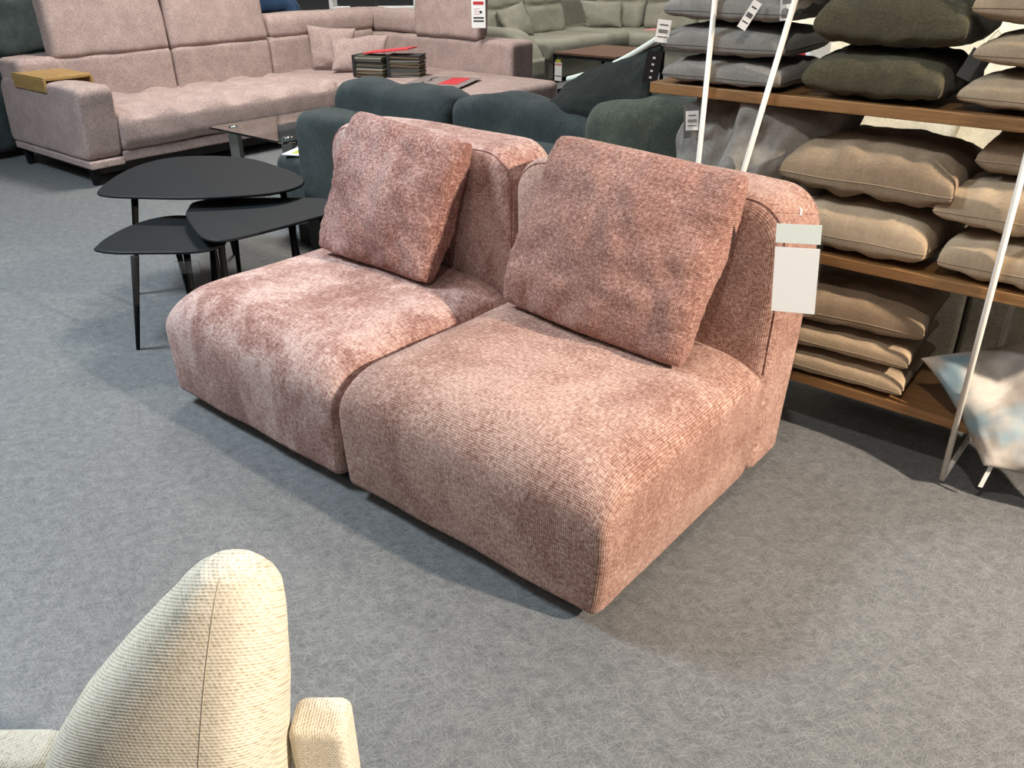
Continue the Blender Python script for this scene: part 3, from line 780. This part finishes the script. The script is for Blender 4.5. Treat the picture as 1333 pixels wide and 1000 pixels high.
# cloud print cushion
a = pillow('cushion', [(1.44, 1.15, .115), (1.74, 1.17, .115), (1.66, 1.62, .50), (1.185, 1.27, .335)], .13, cloud_mat(), 'blue and grey cloud print cushion hanging over the lowest board end', 'cushion', seed=44, wr=.014, ear=1, asym=.5)
labelcard(a, (1.452, 1.15, .085), .4, .15, .012, .075, 'care_label', 'paper', False)

# ------------------------------------------------------------------ things behind the shelf
t = thing('taupe_sofa', 'taupe upholstered sofa seen from behind below the middle board', 'sofa', (1.5, 2.3, 0)); oo = Vector((1.5, 2.3, 0))
for k in range(3): sblock('back_panel', Vector((.95+k*.42, 2.0, .29))-oo, (.416, .16, .50), (.02,)*4, M['taupe'], t, 'y', r0=.02, amp=.004, seed=k)
sblock('seat', Vector((1.37, 2.42, .2))-oo, (1.25, .66, .3), .05, M['taupe'], t, 'z')
t = thing('cream_sofa', 'brightly lit cream quilted sofa behind the shelf unit', 'sofa', (.8, 3.3, 0)); oo = Vector((.8, 3.3, 0))
sblock('seat', Vector((.8, 3.15, .30))-oo, (2.6, .7, .34), .06, M['cream'], t, 'z')
for k in range(5):
    def cf(c):
        c = c.copy(); c.y += .3*c.z; return c
    sblock('back_cushion', Vector((-.25+k*.5, 3.30, .80))-oo, (.49, .20, .72), (.08,)*4, M['cream'], t, 'y', r0=.07, amp=.02, sc=3, seed=k+2, fn=cf)
sblock('back_panel', Vector((.8, 3.62, .5))-oo, (2.6, .15, .9), .05, M['cream'], t, 'z')
pillow('throw_cushion', [(.33, 2.82, .47), (.78, 2.86, .47), (.80, 3.02, .86), (.30, 3.0, .88)], .16, M['cream'], 'cream cushion leaning on the brightly lit cream sofa', 'cushion', seed=51, ear=1, n=24)
props(sblock('black_armchair', (.95, 4.6, .62), (1.0, .5, 1.2), .1, M['blackcard'], None, 'z'), 'black upholstered high back behind the cream sofa', 'armchair')
t = thing('display_box', 'white box with red stripe behind the grey and olive cushions', 'box', (.20, 2.45, 0))
boxo('carton', (0, 0, .54), (.18, .22, 1.08), M['paper'], t, .003)
boxo('print', (0, -.112, 1.04), (.14, .002, .03), M['red'], t, 0)

# ------------------------------------------------------------------ far furniture
t = thing('display_shelf', 'white display shelf far behind the corner sofa', 'shelf', (-6.6, 6.1, 0), math.radians(40))
for z in (.1, .45, .8, 1.15): boxo('shelf_board', (0, 0, z), (1.0, .35, .03), M['paper'], t, .001)
for x in (-.5, .5): boxo('side_panel', (x, 0, .6), (.03, .35, 1.2), M['paper'], t, .001)
bx_ = props(boxo('storage_box', (-6.7, 6.02, .90), (.3, .25, .17), M['blackcard'], None, .002, rot=Matrix.Rotation(.7, 3, 'Z')), 'dark box on the white display shelf', 'box')
props(boxo('wooden_post', (-6.02, 6.55, .65), (.12, .12, 1.3), M['oakedge'], None, .002, rot=Matrix.Rotation(.7, 3, 'Z')), 'oak post right of the white display shelf', 'post')
props(boxo('partition', (-6.45, 7.6, .65), (.5, .05, 1.3), M['creamy'], None, .002, rot=Matrix.Rotation(.7, 3, 'Z')), 'cream partition right of the oak post', 'partition')
props(sblock('slate_chair', (-4.80, 5.45, .55), (.35, .4, 1.06), (.1,)*4, M['slate'], None, 'z', r0=.05, r1=.12), 'slate grey high chair back behind the raised headrest', 'chair')
props(sblock('green_pouf', (-7.15, 4.75, .40), (.5, .6, .8), .1, M['olive'], None, 'z'), 'dark green seat far behind the pink sofa corner', 'seat')

# seated person on the dark green seat, only the lap is in frame
def skin(name, verts, edges, mat, parent, sub=2):
    me = bpy.data.meshes.new(name); me.from_pydata([v[0] for v in verts], edges, []); me.materials.append(mat)
    o = bpy.data.objects.new(name, me); COL.objects.link(o); o.parent = parent
    md = o.modifiers.new('Skin', 'SKIN'); md.use_smooth_shade = True
    if not me.skin_vertices: 
        bpy.context.view_layer.objects.active = o; o.select_set(True)
    for i, v in enumerate(verts):
        sv = me.skin_vertices[0].data[i]; sv.radius = (v[1], v[1]); sv.use_root = i == 0
    s = o.modifiers.new('Sub', 'SUBSURF'); s.levels = sub; s.render_levels = sub
    return o
pr = thing('person', 'seated person in blue jeans far behind the pink sofa', 'person', (-7.15, 4.75, .80), math.radians(40))
V = [((0, 0, .10), .13), ((.02, 0, .30), .12), ((.03, 0, .50), .14), ((.03, 0, .60), .06), ((.04, 0, .68), .09), ((.04, 0, .76), .09),
     ((.02, -.18, .50), .05), ((.10, -.24, .26), .042), ((.32, -.14, .20), .03), ((.40, -.12, .18), .035),
     ((.02, .18, .50), .05), ((.10, .24, .26), .042), ((.32, .14, .20), .03), ((.40, .12, .18), .035)]
E_ = [(0, 1), (1, 2), (2, 3), (3, 4), (4, 5), (2, 6), (6, 7), (7, 8), (8, 9), (2, 10), (10, 11), (11, 12), (12, 13)]
skin('body', V, E_, M['shirt'], pr)
VJ = [((0, 0, .09), .14), ((.08, -.09, .09), .095), ((.46, -.10, .09), .075), ((.50, -.10, -.34), .05), ((.62, -.10, -.72), .04), ((.08, .09, .09), .095), ((.46, .10, .09), .075), ((.50, .10, -.34), .05), ((.62, .10, -.72), .04)]
skin('jeans', VJ, [(0, 1), (1, 2), (2, 3), (3, 4), (0, 5), (5, 6), (6, 7), (7, 8)], M['jeans'], pr)

# ------------------------------------------------------------------ ecru armchair in the foreground
CH = thing('armchair', 'ecru woven armchair in the lower left foreground', 'armchair', (.76, -.98, 0), math.radians(40.05))
S = 1.19
zt = 1.435-(1.435-.82)*S
Pk = Vector((1.6796, -1.2293, 0)) + (Vector((.954, -.869, 0))-Vector((1.6796, -1.2293, 0)))*S
lp = Matrix.Rotation(-math.radians(40.05), 3, 'Z') @ (Pk-Vector((.76, -.98, 0)))
tab = [(.816, -.002, .006, .006), (.8145, -.015, .014, .018), (.809, -.034, .028, .03), (.797, -.052, .039, .04), (.783, -.066, .047, .05), (.769, -.077, .051, .057), (.736, -.109, .050, .072), (.704, -.138, .047, .084), (.674, -.165, .044, .092), (.64, -.194, .041, .10), (.608, -.221, .038, .106), (.539, -.268, .028, .115), (.464, -.305, .020, .12), (.38, -.318, .010, .12), (.30, -.315, .0, .12), (.20, -.30, -.02, .115)]
fine = []
for a, b in zip(tab, tab[1:]):
    for k in range(4): fine.append(tuple(x+(y-x)*k/4 for x, y in zip(a, b)))
fine.append(tab[-1])
bm = bmesh.new(); uvl = bm.loops.layers.uv.new('UVMap'); rings = []; NR = 72
for z, xl, xr, d in fine:
    hw, cx = (xr-xl)/2*S, (xr+xl)/2*S; row = []
    for k in range(NR):
        a = 2*PI*k/NR; ca, sa = math.cos(a), math.sin(a)
        # ridge (vertical seam) sits right of centre on the near side
        x = cx+hw*abs(ca)**.8*(1 if ca > 0 else -1)
        y = d*S*abs(sa)**.9*(1 if sa > 0 else -1)
        if y < 0: x += (-.005-.06*(.82-z)/.36*S-cx)*abs(sa)**1.5*(1-abs(ca))
        row.append(bm.verts.new((x, y, zt-(.82-z)*S)))
    rings.append(row)
vv = 0; u0 = [0]
for a, b in zip(rings, rings[1:]):
    dv = (a[0].co-b[0].co).length*.5+abs(a[0].co.z-b[0].co.z)*.5
    for k in range(NR):
        k2 = (k+1) % NR
        f_ = bm.faces.new((a[k], b[k], b[k2], a[k2]))
        for l in f_.loops: l[uvl].uv = (l.vert.co.x*1.05, l.vert.co.z*.78+l.vert.co.y*.62)
    vv += dv
bm.faces.new(rings[0]); bm.faces.new(rings[-1])
bmesh.ops.recalc_face_normals(bm, faces=bm.faces)
seam_pts = [r[54].co.copy() for r in rings[6:]]
bk = link('backrest', bm, M['ecru'], CH, loc=(lp.x, lp.y, 0))
link('seam', tube(bmesh.new(), seam_pts, .0007, 6), M['ecruseam'], bk)
zz = lambda z: zt-(.82-z)*S
sblock('armrest', (lp.x+.066*S, lp.y+.03, zz(.592)-.205), (.075*S, .08, .28), (.015, .012, .018, .015), M['ecru'], CH, 'y', r0=.015, amp=.002, step=.02)
sblock('armrest', (lp.x-.40*S, lp.y+.03, zz(.522)-.175), (.24, .10, .24), (.02, .02, .03, .03), M['ecru'], CH, 'y', r0=.03, amp=.002, step=.02)
sblock('seat', (lp.x-.19, lp.y, .17), (.50, .24, .16), .04, M['ecru'], CH, 'z', amp=.003)
for x in (-.4, .06):
    for y in (-.10, .10):
        bm = tube(bmesh.new(), [(x, y, 0), (x, y, .1)], [.014, .02], 10); link('leg', bm, M['lblack'], CH, loc=(lp.x, lp.y, 0))

# ------------------------------------------------------------------ light
def area(name, loc, tgt, size, power, col, spread=180):
    l = bpy.data.lights.new(name, 'AREA'); l.shape = 'DISK'; l.size = size; l.energy = power; l.color = col; l.spread = math.radians(spread)
    o = bpy.data.objects.new(name, l); COL.objects.link(o); o.location = loc
    o.rotation_euler = (Vector(tgt)-Vector(loc)).to_track_quat('-Z', 'Y').to_euler()
    return o
def spot(name, loc, tgt, power, col, ang=60, size=.06, blend=.6):
    l = bpy.data.lights.new(name, 'SPOT'); l.energy = power; l.color = col; l.spot_size = math.radians(ang); l.spot_blend = blend; l.shadow_soft_size = size
    o = bpy.data.objects.new(name, l); COL.objects.link(o); o.location = loc
    o.rotation_euler = (Vector(tgt)-Vector(loc)).to_track_quat('-Z', 'Y').to_euler()
    return o
WARM, NEU, COOL = (1, .86, .70), (1, .94, .87), (.78, .90, 1)
area('ceiling_cool', (-2.5, -1.1, 3.6), (-1.4, -.5, 0), 1.0, 235, COOL)
area('ceiling_front', (.6, -3.0, 3.6), (.3, 0, .3), 1.0, 22, NEU)
spot('spot_sofa_right', (4.5, .75, 2.6), (1.0, .05, .2), 1500, (1, .84, .68), 50, .08)
spot('spot_sofa_left', (-.2, 1.3, 3.6), (-.1, .2, .2), 75, NEU, 60, .10)
spot('spot_aisle_right', (3.2, 1.1, 3.4), (2.25, .35, 0), 130, (1, .80, .58), 42, .08, 1)
spot('fill_taupe_back', (3.8, .7, 2.7), (1.25, 1.95, .35), 260, NEU, 18, .08, .8)  # added fill lamp, lifts the taupe sofa back; no known fixture
spot('spot_shelf', (1.6, -1.0, 3.5), (1.0, 1.3, .8), 150, NEU, 50, .06)
spot('spot_cream', (.9, 1.9, 3.4), (.8, 3.3, .6), 350, NEU, 60, .1)
area('ceiling_corner_sofa', (-3.4, 2.6, 3.6), (-4.4, 2.9, .4), 1.0, 190, NEU)
area('ceiling_sage', (-4, 7.2, 3.6), (-4.8, 8, .4), 1.2, 130, NEU)
area('ceiling_far', (-9, 8, 3.8), (-10, 9, 0), 3, 300, NEU)
w = bpy.data.worlds.new('store'); bpy.context.scene.world = w; w.use_nodes = True
w.node_tree.nodes['Background'].inputs[0].default_value = (.95, .97, 1, 1); w.node_tree.nodes['Background'].inputs[1].default_value = .11

# ------------------------------------------------------------------ camera
yaw, pit, rol, f = math.radians(40.0525), math.radians(27.8405), math.radians(-.3871), 1075.5768
F = Vector((-math.sin(yaw)*math.cos(pit), math.cos(yaw)*math.cos(pit), -math.sin(pit)))
R = Vector((math.cos(yaw), math.sin(yaw), 0)); U = R.cross(F)
R2 = R*math.cos(rol)+U*math.sin(rol); U2 = -R*math.sin(rol)+U*math.cos(rol)
cd = bpy.data.cameras.new('camera'); co = bpy.data.objects.new('camera', cd); COL.objects.link(co)
cd.sensor_width = 36; cd.sensor_fit = 'HORIZONTAL'; cd.lens = f*36/1333; cd.clip_start = .05
mt = Matrix((R2, U2, -F)).transposed().to_4x4(); mt.translation = Vector((1.6796, -1.2293, 1.4351)); co.matrix_world = mt
sc = bpy.context.scene; sc.camera = co
sc.view_settings.view_transform = 'Standard'; sc.view_settings.look = 'None'; sc.view_settings.exposure = 0; sc.view_settings.gamma = 1
sc.view_settings.use_curve_mapping = False
